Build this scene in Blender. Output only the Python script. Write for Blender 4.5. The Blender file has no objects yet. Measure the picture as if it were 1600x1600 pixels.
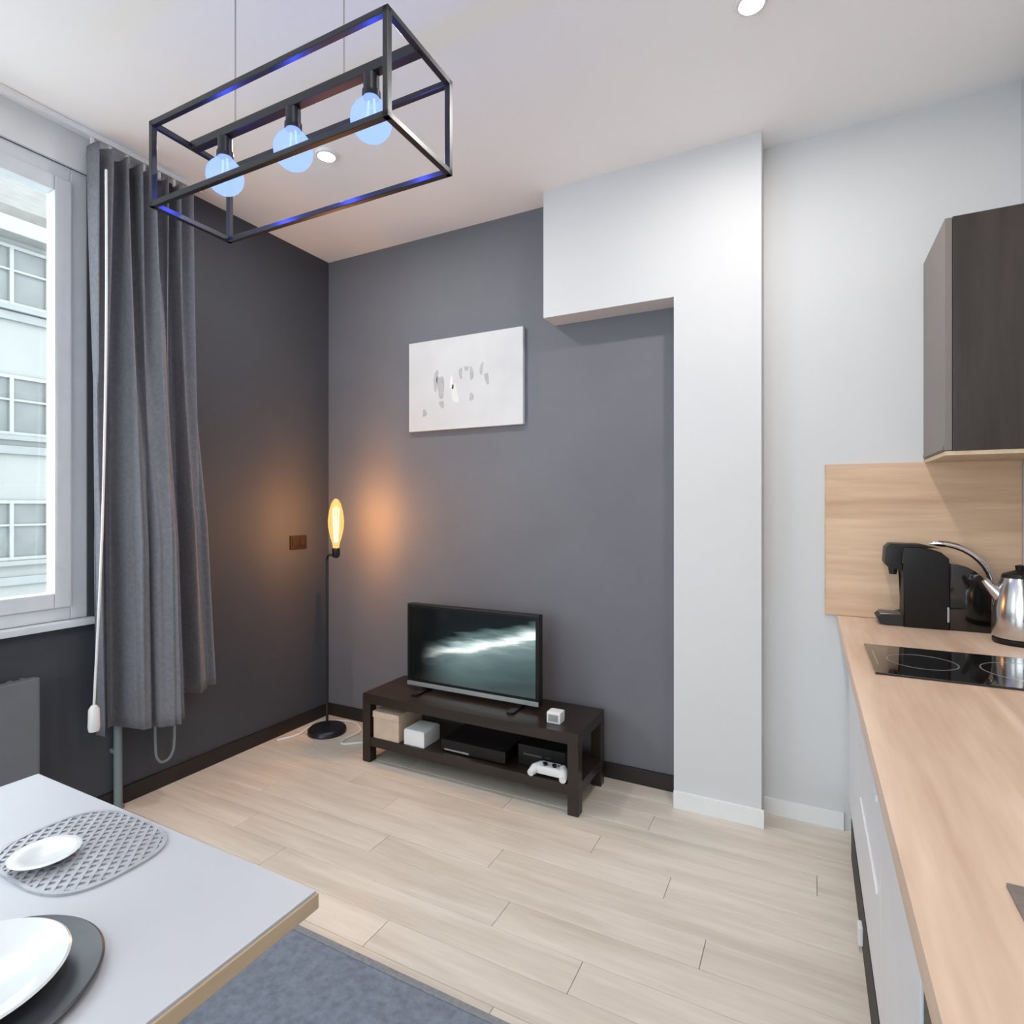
import bpy, bmesh, math, random
from mathutils import Vector, Matrix
random.seed(7)
S = bpy.context.scene
C = S.collection

# ------------------------------------------------------------------ camera
F_PX, YAW, HORIZON = 897.3, math.radians(27.325), 789.5
EYE = 1.35
cam_d = bpy.data.cameras.new('camera')
cam_d.sensor_fit = 'HORIZONTAL'; cam_d.sensor_width = 36.0
cam_d.lens = 36.0 * F_PX / 1600.0
cam_d.shift_y = (HORIZON - 800.0) / 1600.0
cam_d.clip_start = 0.02
cam = bpy.data.objects.new('camera', cam_d); C.objects.link(cam)
cam.location = (0, 0, EYE)
cam.rotation_euler = (math.radians(90), 0, YAW)
S.camera = cam

# ------------------------------------------------------------------ world, sun, exposure
W = bpy.data.worlds.new('overcast_sky'); S.world = W; W.use_nodes = True
bg = W.node_tree.nodes['Background']
bg.inputs[0].default_value = (0.86, 0.945, 1.0, 1); bg.inputs[1].default_value = 4.2
sun_d = bpy.data.lights.new('sun', 'SUN'); sun_d.energy = 0.5; sun_d.angle = math.radians(8)
sun = bpy.data.objects.new('sun', sun_d); C.objects.link(sun)
sun.rotation_euler = (math.radians(10), math.radians(50), 0)      # over the roof, onto the house opposite
S.view_settings.view_transform = 'Standard'; S.view_settings.look = 'None'
S.view_settings.gamma = 1.0; S.view_settings.use_curve_mapping = False
S.view_settings.exposure = 0.48

# ------------------------------------------------------------------ dimensions (metres)
XL, YB, YC, H = -2.763, 2.760, 2.620, 2.920     # left wall, back wall, chase front, ceiling
XR, YR = 0.700, -3.000                          # right wall, wall behind the camera
WT = 0.892                                      # worktop height
TT = 0.730                                      # table height

# ------------------------------------------------------------------ materials
def mat(name, col, rough=0.5, metal=0.0, spec=0.5, var=0.0, scale=12.0, bump=0.0, bscale=200.0, stretch=(1, 1, 1), coat=0.0, rnd=0.0):
    m = bpy.data.materials.new(name); m.use_nodes = True
    nt = m.node_tree; b = nt.nodes['Principled BSDF']
    b.inputs['Base Color'].default_value = (*col, 1)
    b.inputs['Roughness'].default_value = rough; b.inputs['Metallic'].default_value = metal
    b.inputs['Specular IOR Level'].default_value = spec
    b.inputs['Coat Weight'].default_value = coat
    tc = nt.nodes.new('ShaderNodeTexCoord'); mp = nt.nodes.new('ShaderNodeMapping')
    mp.inputs['Scale'].default_value = stretch
    nt.links.new(tc.outputs['Object'], mp.inputs[0])
    if var > 0:
        n = nt.nodes.new('ShaderNodeTexNoise'); n.inputs['Scale'].default_value = scale; n.inputs['Detail'].default_value = 5
        r = nt.nodes.new('ShaderNodeMapRange')
        r.inputs[3].default_value = 1 - var; r.inputs[4].default_value = 1 + var
        r.inputs[1].default_value = 0.3; r.inputs[2].default_value = 0.7
        mx = nt.nodes.new('ShaderNodeVectorMath'); mx.operation = 'SCALE'
        mx.inputs[0].default_value = col
        nt.links.new(mp.outputs[0], n.inputs['Vector']); nt.links.new(n.outputs['Fac'], r.inputs[0])
        nt.links.new(r.outputs[0], mx.inputs['Scale']); nt.links.new(mx.outputs[0], b.inputs['Base Color'])
    if bump > 0:
        n2 = nt.nodes.new('ShaderNodeTexNoise'); n2.inputs['Scale'].default_value = bscale
        bp = nt.nodes.new('ShaderNodeBump'); bp.inputs['Strength'].default_value = bump; bp.inputs['Distance'].default_value = 0.002
        nt.links.new(mp.outputs[0], n2.inputs['Vector']); nt.links.new(n2.outputs['Fac'], bp.inputs['Height'])
        nt.links.new(bp.outputs[0], b.inputs['Normal'])
    return m

def wood(name, c1, c2, rough=0.4, along='X', fine=14.0, rnd=0.0, spec=0.4):
    """oak-like laminate: grain stretched along one axis, optional tone change per piece"""
    m = bpy.data.materials.new(name); m.use_nodes = True
    nt = m.node_tree; L = nt.links; N = nt.nodes; b = N['Principled BSDF']
    b.inputs['Roughness'].default_value = rough; b.inputs['Specular IOR Level'].default_value = spec
    tc = N.new('ShaderNodeTexCoord'); mp = N.new('ShaderNodeMapping')
    st = {'X': (0.09, 1, 1), 'Y': (1, 0.09, 1), 'Z': (1, 1, 0.09)}[along]
    mp.inputs['Scale'].default_value = st
    oi = N.new('ShaderNodeObjectInfo')
    ad = N.new('ShaderNodeVectorMath'); ad.operation = 'MULTIPLY_ADD'
    ad.inputs[1].default_value = (9.0, 7.0, 5.0)
    L.new(oi.outputs['Random'], ad.inputs[0]); L.new(tc.outputs['Object'], ad.inputs[2])
    L.new(ad.outputs[0], mp.inputs[0])
    n1 = N.new('ShaderNodeTexNoise'); n1.inputs['Scale'].default_value = fine; n1.inputs['Detail'].default_value = 6; n1.inputs['Distortion'].default_value = 0.6
    n2 = N.new('ShaderNodeTexNoise'); n2.inputs['Scale'].default_value = fine * 6; n2.inputs['Detail'].default_value = 3
    L.new(mp.outputs[0], n1.inputs['Vector']); L.new(mp.outputs[0], n2.inputs['Vector'])
    a = N.new('ShaderNodeMath'); a.operation = 'MULTIPLY_ADD'; a.inputs[1].default_value = 0.35
    L.new(n2.outputs['Fac'], a.inputs[0]); L.new(n1.outputs['Fac'], a.inputs[2])
    a2 = N.new('ShaderNodeMath'); a2.operation = 'MULTIPLY_ADD'; a2.inputs[1].default_value = rnd
    L.new(oi.outputs['Random'], a2.inputs[0]); L.new(a.outputs[0], a2.inputs[2])
    cr = N.new('ShaderNodeValToRGB')
    cr.color_ramp.elements[0].position = 0.45; cr.color_ramp.elements[1].position = 0.95
    cr.color_ramp.elements[0].color = (*c1, 1); cr.color_ramp.elements[1].color = (*c2, 1)
    L.new(a2.outputs[0], cr.inputs[0]); L.new(cr.outputs[0], b.inputs['Base Color'])
    bp = N.new('ShaderNodeBump'); bp.inputs['Strength'].default_value = 0.08; bp.inputs['Distance'].default_value = 0.001
    L.new(n2.outputs['Fac'], bp.inputs['Height']); L.new(bp.outputs[0], b.inputs['Normal'])
    return m

def glassy(name, tint=(1, 1, 1), gloss=0.06, emit=None, emit_fac=0.0, emit_str=1.0):
    m = bpy.data.materials.new(name); m.use_nodes = True
    nt = m.node_tree; N = nt.nodes; L = nt.links
    N.remove(N['Principled BSDF']); out = N['Material Output']
    t = N.new('ShaderNodeBsdfTransparent'); t.inputs[0].default_value = (*tint, 1)
    g = N.new('ShaderNodeBsdfGlossy'); g.inputs['Roughness'].default_value = 0.02
    mx = N.new('ShaderNodeMixShader'); mx.inputs[0].default_value = gloss
    L.new(t.outputs[0], mx.inputs[1]); L.new(g.outputs[0], mx.inputs[2]); last = mx
    if emit:
        e = N.new('ShaderNodeEmission'); e.inputs[0].default_value = (*emit, 1); e.inputs[1].default_value = emit_str
        m2 = N.new('ShaderNodeMixShader'); m2.inputs[0].default_value = emit_fac
        L.new(mx.outputs[0], m2.inputs[1]); L.new(e.outputs[0], m2.inputs[2]); last = m2
    L.new(last.outputs[0], out.inputs[0]); return m

def emis(name, col, s):
    m = bpy.data.materials.new(name); m.use_nodes = True
    N = m.node_tree.nodes; N.remove(N['Principled BSDF'])
    e = N.new('ShaderNodeEmission'); e.inputs[0].default_value = (*col, 1); e.inputs[1].default_value = s
    m.node_tree.links.new(e.outputs[0], N['Material Output'].inputs[0]); return m

M = dict(
    white_wall=mat('white_wall_paint', (0.645, 0.645, 0.65), 0.85, var=0.015, scale=2, bump=0.05, bscale=300),
    ceiling=mat('ceiling_paint', (0.93, 0.93, 0.93), 0.9, var=0.01, scale=2),
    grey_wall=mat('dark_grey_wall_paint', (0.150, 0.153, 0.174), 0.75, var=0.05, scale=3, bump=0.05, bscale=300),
    left_dimmed=mat('grey_wall_paint_dimmed', (0.056, 0.060, 0.073), 0.75, var=0.05, scale=3, bump=0.05, bscale=300),  # grey wall paint darkened: this wall's dimmer light put into the colour
    dark_skirt=mat('dark_skirting_paint', (0.018, 0.013, 0.012), 0.5, var=0.1),
    white_trim=mat('white_trim_paint', (0.80, 0.80, 0.80), 0.45, var=0.02),
    pvc=mat('window_frame_white', (0.70, 0.72, 0.75), 0.4, var=0.03),
    floor_oak=wood('pale_oak_floor', (0.535, 0.465, 0.385), (0.745, 0.68, 0.595), 0.33, 'X', 12, rnd=0.12),
    floor_base=mat('floor_screed', (0.25, 0.19, 0.14), 0.8, var=0.1),
    top_oak=wood('worktop_oak', (0.55, 0.375, 0.26), (0.81, 0.62, 0.485), 0.38, 'Y', 10),
    splash_oak=wood('splashback_oak', (0.48, 0.30, 0.185), (0.80, 0.575, 0.40), 0.45, 'X', 8),
    edge_oak=wood('table_edge_oak', (0.50, 0.37, 0.24), (0.74, 0.60, 0.42), 0.5, 'Y', 12),
    table_white=mat('table_white_lacquer', (0.49, 0.50, 0.535), 0.35, var=0.02, scale=4),
    curtain=mat('curtain_grey_fabric', (0.185, 0.185, 0.205), 0.9, var=0.12, scale=60, bump=0.3, bscale=600),
    black_metal=mat('black_powder_coat', (0.012, 0.012, 0.016), 0.35, var=0.1),
    black_plastic=mat('black_plastic', (0.008, 0.007, 0.007), 0.4, spec=0.3, var=0.1),
    black_matte=mat('black_matte', (0.015, 0.013, 0.012), 0.6, var=0.1),
    black_glass=mat('black_ceramic_glass', (0.006, 0.006, 0.006), 0.06, spec=0.6, coat=0.5, var=0.05),
    screen=mat('tv_screen_glass', (0.006, 0.008, 0.008), 0.09, spec=0.75, coat=0.6, var=0.05),
    silver=mat('silver_plastic', (0.45, 0.46, 0.46), 0.3, metal=0.6, var=0.05),
    steel=mat('brushed_steel', (0.60, 0.58, 0.58), 0.22, metal=1.0, var=0.06, scale=40, stretch=(1, 1, 20)),
    chrome=mat('chrome', (0.75, 0.74, 0.75), 0.08, metal=1.0, var=0.02),
    bench=mat('dark_brown_veneer', (0.020, 0.013, 0.009), 0.35, var=0.25, scale=10, stretch=(0.2, 2, 2)),
    cab_dark=wood('cabinet_side_dark_oak', (0.028, 0.020, 0.017), (0.054, 0.041, 0.036), 0.5, 'Z', 14),
    cab_taupe=mat('cabinet_door_taupe', (0.19, 0.163, 0.145), 0.4, var=0.05, scale=6),
    base_white=mat('base_unit_white', (0.74, 0.76, 0.80), 0.35, var=0.02),
    rug=mat('blue_grey_rug', (0.175, 0.20, 0.25), 0.95, var=0.22, scale=45, bump=0.6, bscale=350),
    rug_edge=mat('rug_binding', (0.22, 0.225, 0.24), 0.9, var=0.15, scale=80),
    radiator=mat('radiator_grey', (0.16, 0.165, 0.18), 0.45, var=0.04),
    pipe=mat('pipe_grey_paint', (0.20, 0.24, 0.25), 0.4, var=0.05),
    canvas=mat('canvas_white', (0.60, 0.605, 0.615), 0.8, var=0.05, scale=5, bump=0.2, bscale=500),
    ink=mat('canvas_grey_ink', (0.43, 0.43, 0.44), 0.85, var=0.1, scale=30),
    ink_white=mat('canvas_white_paint', (0.70, 0.70, 0.69), 0.8, var=0.04),
    brown_plastic=mat('brown_switch_plate', (0.022, 0.011, 0.006), 0.45, var=0.1),
    white_plastic=mat('white_plastic', (0.78, 0.78, 0.78), 0.35, var=0.02),
    white_china=mat('white_china', (0.66, 0.685, 0.69), 0.2, var=0.02, coat=0.3),
    charcoal_china=mat('charcoal_stoneware', (0.045, 0.047, 0.055), 0.35, var=0.15, scale=30),
    lattice=mat('silver_lattice_vinyl', (0.42, 0.43, 0.46), 0.4, metal=0.25, var=0.15, scale=30),
    card=mat('beige_cardboard', (0.60, 0.46, 0.35), 0.7, var=0.08, scale=20),
    facade=mat('facade_render', (0.19, 0.195, 0.19), 0.9, var=0.05, scale=0.6),
    facade_band=mat('facade_stone_band', (0.17, 0.18, 0.18), 0.9, var=0.08, scale=2),
    paving=mat('street_bounce_paving', (0.55, 0.55, 0.54), 0.9, var=0.1, scale=1),  # paleness set to bounce light up to the ceiling
    roof=mat('roof_tiles_brown', (0.11, 0.105, 0.095), 0.85, var=0.2, scale=3),
    f_glass=mat('far_window_glass', (0.10, 0.108, 0.108), 0.5, var=0.15, scale=1.5),
    f_frame=mat('far_window_frame', (0.20, 0.205, 0.20), 0.6, var=0.04),
    pane=glassy('window_pane_glass', (0.97, 0.99, 0.99), 0.05),
    clear=glassy('warm_bulb_glass', (1.0, 0.93, 0.78), 0.05, emit=(1.0, 0.55, 0.16), emit_fac=0.35, emit_str=1.5),
    blue_glass=glassy('blue_bulb_glass', (0.75, 0.85, 1.0), 0.06, emit=(0.30, 0.43, 1.0), emit_fac=0.75, emit_str=1.2),
    filament=emis('filament_glow', (1.0, 0.78, 0.38), 16.0),
    blue_core=emis('blue_core_glow', (0.25, 0.4, 1.0), 3.0),
    lens=emis('downlight_lens_glow', (1.0, 0.93, 0.82), 6.0),
)

def tv_streak():
    """emissive screen: dark above, crossed by a bright slanting streak, grey-green below"""
    m = bpy.data.materials.new('tv_streak'); m.use_nodes = True
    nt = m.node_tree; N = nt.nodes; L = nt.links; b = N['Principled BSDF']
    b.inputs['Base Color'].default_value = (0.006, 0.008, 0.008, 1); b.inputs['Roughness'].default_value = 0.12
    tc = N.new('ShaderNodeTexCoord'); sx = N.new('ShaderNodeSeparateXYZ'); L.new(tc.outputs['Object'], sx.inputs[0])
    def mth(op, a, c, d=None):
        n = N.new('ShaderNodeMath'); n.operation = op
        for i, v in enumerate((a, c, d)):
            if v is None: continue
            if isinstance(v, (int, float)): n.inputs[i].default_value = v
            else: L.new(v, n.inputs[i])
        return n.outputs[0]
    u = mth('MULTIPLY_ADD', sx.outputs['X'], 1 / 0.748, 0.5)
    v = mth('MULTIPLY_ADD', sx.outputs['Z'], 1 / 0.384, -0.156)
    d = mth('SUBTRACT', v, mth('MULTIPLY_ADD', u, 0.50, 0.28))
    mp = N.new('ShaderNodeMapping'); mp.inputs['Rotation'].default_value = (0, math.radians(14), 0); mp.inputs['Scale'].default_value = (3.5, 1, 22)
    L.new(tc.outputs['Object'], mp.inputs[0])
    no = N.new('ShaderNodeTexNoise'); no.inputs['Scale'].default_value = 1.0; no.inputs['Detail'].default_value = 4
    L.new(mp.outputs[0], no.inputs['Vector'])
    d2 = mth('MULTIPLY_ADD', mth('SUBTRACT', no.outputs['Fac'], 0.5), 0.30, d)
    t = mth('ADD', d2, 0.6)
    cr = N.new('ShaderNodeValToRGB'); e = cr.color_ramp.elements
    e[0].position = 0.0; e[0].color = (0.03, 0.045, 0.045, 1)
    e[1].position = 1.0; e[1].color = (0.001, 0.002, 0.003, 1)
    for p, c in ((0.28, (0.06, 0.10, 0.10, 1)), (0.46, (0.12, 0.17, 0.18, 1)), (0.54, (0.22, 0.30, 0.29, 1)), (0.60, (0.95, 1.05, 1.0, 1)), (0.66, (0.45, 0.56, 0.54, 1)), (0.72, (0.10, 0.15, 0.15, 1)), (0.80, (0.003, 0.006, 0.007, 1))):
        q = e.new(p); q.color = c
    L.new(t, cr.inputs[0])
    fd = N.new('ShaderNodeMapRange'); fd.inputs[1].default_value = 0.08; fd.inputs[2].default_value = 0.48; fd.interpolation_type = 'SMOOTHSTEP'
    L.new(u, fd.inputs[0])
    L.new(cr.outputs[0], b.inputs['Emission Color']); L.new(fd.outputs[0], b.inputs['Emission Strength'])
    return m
M['screen'] = tv_streak()  # emissive: dark with one bright slanting streak

# ------------------------------------------------------------------ mesh helpers
def b_box(bm, x0, x1, y0, y1, z0, z1, bevel=0.0, seg=2):
    vs = [bm.verts.new((x, y, z)) for x in (x0, x1) for y in (y0, y1) for z in (z0, z1)]
    f = []
    for q in ((0, 1, 3, 2), (4, 6, 7, 5), (0, 4, 5, 1), (2, 3, 7, 6), (0, 2, 6, 4), (1, 5, 7, 3)):
        f.append(bm.faces.new([vs[i] for i in q]))
    if bevel > 0:
        es = list({e for ff in f for e in ff.edges})
        bmesh.ops.bevel(bm, geom=es, offset=bevel, segments=seg, profile=0.7, affect='EDGES')
def b_cyl(bm, p0, p1, r0, r1=None, n=16, cap=True):
    p0, p1 = Vector(p0), Vector(p1); r1 = r0 if r1 is None else r1
    d = (p1 - p0).normalized()
    a = d.cross(Vector((0, 0, 1)) if abs(d.z) < 0.9 else Vector((1, 0, 0))).normalized(); c = d.cross(a)
    r = [[], []]
    for k, (p, rr) in enumerate(((p0, r0), (p1, r1))):
        for i in range(n):
            t = 2 * math.pi * i / n
            r[k].append(bm.verts.new(p + a * math.cos(t) * rr + c * math.sin(t) * rr))
    for i in range(n):
        bm.faces.new([r[0][i], r[0][(i + 1) % n], r[1][(i + 1) % n], r[1][i]])
    if cap:
        bm.faces.new(r[0][::-1]); bm.faces.new(r[1])
def b_lathe(bm, prof, cx=0, cy=0, cz=0, n=32):
    """profile of (radius, height) turned about z"""
    rings = []
    for r, z in prof:
        if r < 1e-5: rings.append([bm.verts.new((cx, cy, cz + z))])
        else: rings.append([bm.verts.new((cx + r * math.cos(2 * math.pi * i / n), cy + r * math.sin(2 * math.pi * i / n), cz + z)) for i in range(n)])
    for a, b in zip(rings, rings[1:]):
        for i in range(n):
            j = (i + 1) % n
            q = [a[i % len(a)], a[j % len(a)], b[j % len(b)], b[i % len(b)]]
            q2 = []
            for v in q:
                if v not in q2: q2.append(v)
            if len(q2) > 2: bm.faces.new(q2)
def b_tube(bm, pts, r, n=8):
    pts = [Vector(p) for p in pts]; rings = []; up = None
    for i, p in enumerate(pts):
        d = (pts[min(i + 1, len(pts) - 1)] - pts[max(i - 1, 0)]).normalized()
        if up is None:
            up = d.cross(Vector((0, 0, 1)) if abs(d.z) < 0.9 else Vector((1, 0, 0))).normalized()
        up = (up - d * up.dot(d)).normalized(); c = d.cross(up)
        rr = r[i] if isinstance(r, (list, tuple)) else r
        rings.append([bm.verts.new(p + up * math.cos(2 * math.pi * k / n) * rr + c * math.sin(2 * math.pi * k / n) * rr) for k in range(n)])
    for a, b in zip(rings, rings[1:]):
        for k in range(n): bm.faces.new([a[k], a[(k + 1) % n], b[(k + 1) % n], b[k]])
    bm.faces.new(rings[0][::-1]); bm.faces.new(rings[-1])
def b_prism(bm, prof, y0, y1, bevel=0.0):
    """profile of (x, z) extruded along y"""
    a = [bm.verts.new((x, y0, z)) for x, z in prof]; b = [bm.verts.new((x, y1, z)) for x, z in prof]
    n = len(prof); fs = [bm.faces.new(a), bm.faces.new(b[::-1])]
    for i in range(n): fs.append(bm.faces.new([a[(i + 1) % n], a[i], b[i], b[(i + 1) % n]]))
    if bevel > 0:
        es = list(fs[0].edges) + list(fs[1].edges)
        bmesh.ops.bevel(bm, geom=es, offset=bevel, segments=2, profile=0.7, affect='EDGES')
def smooth_path(pts, k=6):
    P = [Vector(p) for p in pts]; out = []
    for i in range(len(P) - 1):
        p0, p1, p2, p3 = P[max(i - 1, 0)], P[i], P[i + 1], P[min(i + 2, len(P) - 1)]
        for j in range(k):
            t = j / k
            out.append(0.5 * ((2 * p1) + (p2 - p0) * t + (2 * p0 - 5 * p1 + 4 * p2 - p3) * t * t + (3 * p1 - p0 - 3 * p2 + p3) * t ** 3))
    out.append(P[-1]); return out

def obj(name, bm, material, parent=None, smooth=False, loc=None):
    bmesh.ops.recalc_face_normals(bm, faces=bm.faces)
    me = bpy.data.meshes.new(name); bm.to_mesh(me); bm.free()
    me.materials.append(M[material] if isinstance(material, str) else material)
    if smooth:
        for p in me.polygons: p.use_smooth = True
        try: me.set_sharp_from_angle(angle=math.radians(40))
        except Exception: pass
    o = bpy.data.objects.new(name, me); C.objects.link(o)
    if parent: o.parent = parent
    if loc: o.location = loc
    return o
def mk(name, material, fn, parent=None, smooth=False, loc=None):
    bm = bmesh.new(); fn(bm); return obj(name, bm, material, parent, smooth, loc)
def box(name, material, x0, x1, y0, y1, z0, z1, parent=None, bevel=0.0):
    return mk(name, material, lambda bm: b_box(bm, x0, x1, y0, y1, z0, z1, bevel), parent)
def tag(o, label, cat, group=None):
    o['label'] = label; o['category'] = cat
    if group: o['group'] = group
    return o
def thing(name, label, cat, loc, group=None, rotz=0.0):
    o = bpy.data.objects.new(name, None); C.objects.link(o); o.empty_display_size = 0.1
    o.location = loc; o.rotation_euler = (0, 0, rotz)
    return tag(o, label, cat, group)
def struct(o): o['kind'] = 'structure'; return o
def copy_tree(o, parent=None):
    c = o.copy(); C.objects.link(c); c.parent = parent
    for ch in list(o.children): copy_tree(ch, c)
    return c

# ================================================================== THE ROOM
# ---- floor: pale oak boards running along the back wall
floor = struct(box('floor', 'floor_base', XL - 0.1, XR + 0.1, YR - 0.1, YB + 0.1, -0.12, -0.012))
BW, BL = 0.128, 1.24
plank_me = {}
def plank_mesh(length):
    k = round(length, 3)
    if k not in plank_me:
        bm = bmesh.new(); b_box(bm, 0, length - 0.0014, 0, BW - 0.0014, -0.0115, 0, 0.0012, 1)
        bmesh.ops.recalc_face_normals(bm, faces=bm.faces)
        me = bpy.data.meshes.new('plank'); bm.to_mesh(me); bm.free(); me.materials.append(M['floor_oak']); plank_me[k] = me
    return plank_me[k]
row = 0; y = YB - BW
offs = [0.0, 0.62, 0.31, 0.93, 0.47, 0.16, 0.78]
while y > 0.25:
    x = XL - offs[row % 7]
    while x < XR:
        a, b = max(x, XL), min(x + BL, XR)
        if b - a > 0.02:
            o = bpy.data.objects.new('plank', plank_mesh(b - a)); C.objects.link(o)
            o.parent = floor; o.location = (a, y, 0)
        x += BL
    row += 1; y -= BW
ylast = y + BW
def rest(bm):
    yy = ylast
    r = row
    while yy > YR:
        y0 = max(yy - BW, YR)
        x = XL - offs[r % 7]
        while x < XR:
            a, b = max(x, XL), min(x + BL, XR)
            if b - a > 0.02: b_box(bm, a, b - 0.0014, y0, yy - 0.0014, -0.0115, 0)
            x += BL
        yy -= BW; r += 1
o = mk('plank_field', 'floor_oak', rest, floor); o['kind'] = 'stuff'

# ---- ceiling and walls
struct(box('ceiling', 'ceiling', XL - 0.3, XR + 0.1, YR - 0.1, YB + 0.1, H, H + 0.12))
XS = -0.30                                       # where grey paint gives way to white behind the chase
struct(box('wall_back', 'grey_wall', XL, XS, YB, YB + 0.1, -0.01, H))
struct(box('wall_kitchen', 'white_wall', XS, XR + 0.1, YB, YB + 0.1, -0.01, H))
struct(box('wall_right', 'white_wall', XR, XR + 0.1, YR, YB, -0.01, H))
RX0, RX1, RZ0, RZ1 = -2.30, 0.20, 0.25, 2.60         # tall unseen window, added behind the camera to brighten the room
def rw(bm):
    b_box(bm, XL - 0.25, RX0, YR - 0.2, YR, -0.01, H); b_box(bm, RX1, XR + 0.1, YR - 0.2, YR, -0.01, H)
    b_box(bm, RX0, RX1, YR - 0.2, YR, -0.01, RZ0); b_box(bm, RX0, RX1, YR - 0.2, YR, RZ1, H)
struct(mk('wall_rear', 'white_wall', rw))
fill_win = bpy.data.objects.new('fill_window', None); C.objects.link(fill_win); struct(fill_win); fill_win.location = (RX0, YR, RZ0)
rw_, rh_ = RX1 - RX0, RZ1 - RZ0
for x in (0.0, rw_ / 2 - 0.03, rw_ - 0.06): box('frame_stile', 'pvc', x, x + 0.06, -0.09, -0.02, 0.0, rh_, fill_win, 0.004)
for z in (0.0, rh_ - 0.06): box('frame_rail', 'pvc', 0.06, rw_ - 0.06, -0.088, -0.022, z, z + 0.06, fill_win, 0.004)
for x in (0.06, rw_ / 2 + 0.03): box('pane', 'pane', x, x + rw_ / 2 - 0.09, -0.058, -0.052, 0.06, rh_ - 0.06, fill_win)
WY0, WY1, WZ0, WZ1 = -2.20, 1.360, 0.870, 2.770   # window opening in the left wall
def lw(bm):
    b_box(bm, XL - 0.25, XL, WY1, YB + 0.1, -0.01, H)
    b_box(bm, XL - 0.25, XL, YR, WY0, -0.01, H)
    b_box(bm, XL - 0.25, XL, WY0, WY1, -0.01, WZ0)
    b_box(bm, XL - 0.25, XL, WY0, WY1, WZ1, H)
struct(mk('wall_left', 'left_dimmed', lw))
# white strip over the window and white chase (column with a low bulkhead) in front of the grey wall
struct(box('trim_1', 'white_trim', XL, XL + 0.014, WY0 - 0.1, 1.70, WZ1, H, None, 0.002))
def chase(bm):
    x0, x1, x2, zb = -1.177, -0.537, -0.176, 2.285
    pr = [(x2, 0.0), (x1, 0.0), (x1, zb), (x0, zb), (x0, H), (x2, H)]
    b_prism(bm, pr, YC, YB)
struct(mk('wall_chase', 'white_wall', chase))
# skirting
struct(box('baseboard_left', 'dark_skirt', XL, XL + 0.014, YR, YB - 0.014, 0, 0.075, None, 0.002))
struct(box('baseboard_back', 'dark_skirt', XL, -0.537, YB - 0.014, YB, 0, 0.075, None, 0.002))
struct(box('baseboard_chase', 'white_trim', -0.537, -0.165, YC - 0.013, YC, 0, 0.075, None, 0.002))
struct(box('baseboard_kitchen', 'white_trim', -0.176, 0.13, YB - 0.013, YB, 0, 0.07, None, 0.002))

# ---- window
win = bpy.data.objects.new('window_1', None); C.objects.link(win); struct(win)
win.location = (XL, WY1, WZ0)
def wbox(name, x0, x1, y0, y1, z0, z1, m='pvc', bv=0.004): 
    return box(name, m, x0, x1, y0 - WY1, y1 - WY1, z0 - WZ0, z1 - WZ0, win, bv)
xf0, xf1 = -0.075, -0.005
wbox('frame_jamb', xf0, xf1, WY1 - 0.062, WY1, WZ0, WZ1)
wbox('frame_jamb', xf0, xf1, WY0, WY0 + 0.062, WZ0, WZ1)
wbox('frame_head', xf0, xf1, WY0 + 0.062, WY1 - 0.062, WZ1 - 0.06, WZ1)
wbox('frame_rail', xf0, xf1, WY0 + 0.062, WY1 - 0.062, WZ0, WZ0 + 0.055)
sash = [(WY1 - 0.062, 0.14), (0.14, -0.96), (-0.96, WY0 + 0.062)]
for (a, b) in sash:
    z0, z1 = WZ0 + 0.055, WZ1 - 0.06
    s = wbox('sash', -0.062, 0.006, a - 0.062, a, z0, z1, 'pvc', 0.006)
    for (n, y0, y1, za, zb) in (('sash_stile', b, b + 0.062, z0, z1), ('sash_rail', b + 0.062, a - 0.062, z0, z0 + 0.062), ('sash_rail', b + 0.062, a - 0.062, z1 - 0.062, z1)):
        box(n, 'pvc', -0.062, 0.006, y0 - WY1, y1 - WY1, za - WZ0, zb - WZ0, s, 0.006)
    box('pane', 'pane', -0.036, -0.030, b + 0.06 - WY1, a - 0.06 - WY1, z0 + 0.06 - WZ0, z1 - 0.06 - WZ0, s)
    def hnd(bm, a=a):
        yy = a - 0.031 - WY1
        b_box(bm, 0.006, 0.014, yy - 0.012, yy + 0.012, 0.70, 0.78, 0.003)
        b_cyl(bm, (0.014, yy, 0.75), (0.04, yy, 0.75), 0.008)
        b_box(bm, 0.034, 0.046, yy - 0.010, yy + 0.010, 0.63, 0.762, 0.004)
    if a < 1.0: mk('handle', 'white_plastic', hnd, s)
struct(box('trim_2', 'pvc', XL - 0.004, XL + 0.045, WY0 - 0.04, WY1 + 0.02, WZ0 - 0.028, WZ0, None, 0.006))

# ================================================================== OUTSIDE: house across the street
XF = -17.0
bl = thing('house', 'pale rendered house across the street with rows of windows, seen through the glass', 'building', (XF, 8.0, -6.0))
def fw(bm): b_box(bm, -6.0, 0.0, -22.0, 24.0, 0.0, 14.1)
mk('wall', 'facade', fw, bl)
def rf(bm): b_prism(bm, [(0.45, 14.1), (0.45, 14.35), (-6.2, 18.6), (-6.2, 14.1)], -22.5, 24.5)
mk('roof', 'roof', rf, bl)
mk('cornice', 'f_frame', lambda bm: b_box(bm, 0.0, 0.5, -22.4, 24.4, 13.72, 14.1, 0.05), bl)
for z in (5.55, 8.70, 11.90):
    mk('string_course', 'facade_band', lambda bm, z=z: b_box(bm, 0.0, 0.09, -22.0, 24.0, z - 0.12, z + 0.08, 0.02), bl)
struct(box('ground', 'paving', -18.0, XL - 0.26, -30, 34, -6.2, -6.0))  # unseen street, added to block sky light from below
wm = {}
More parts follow.
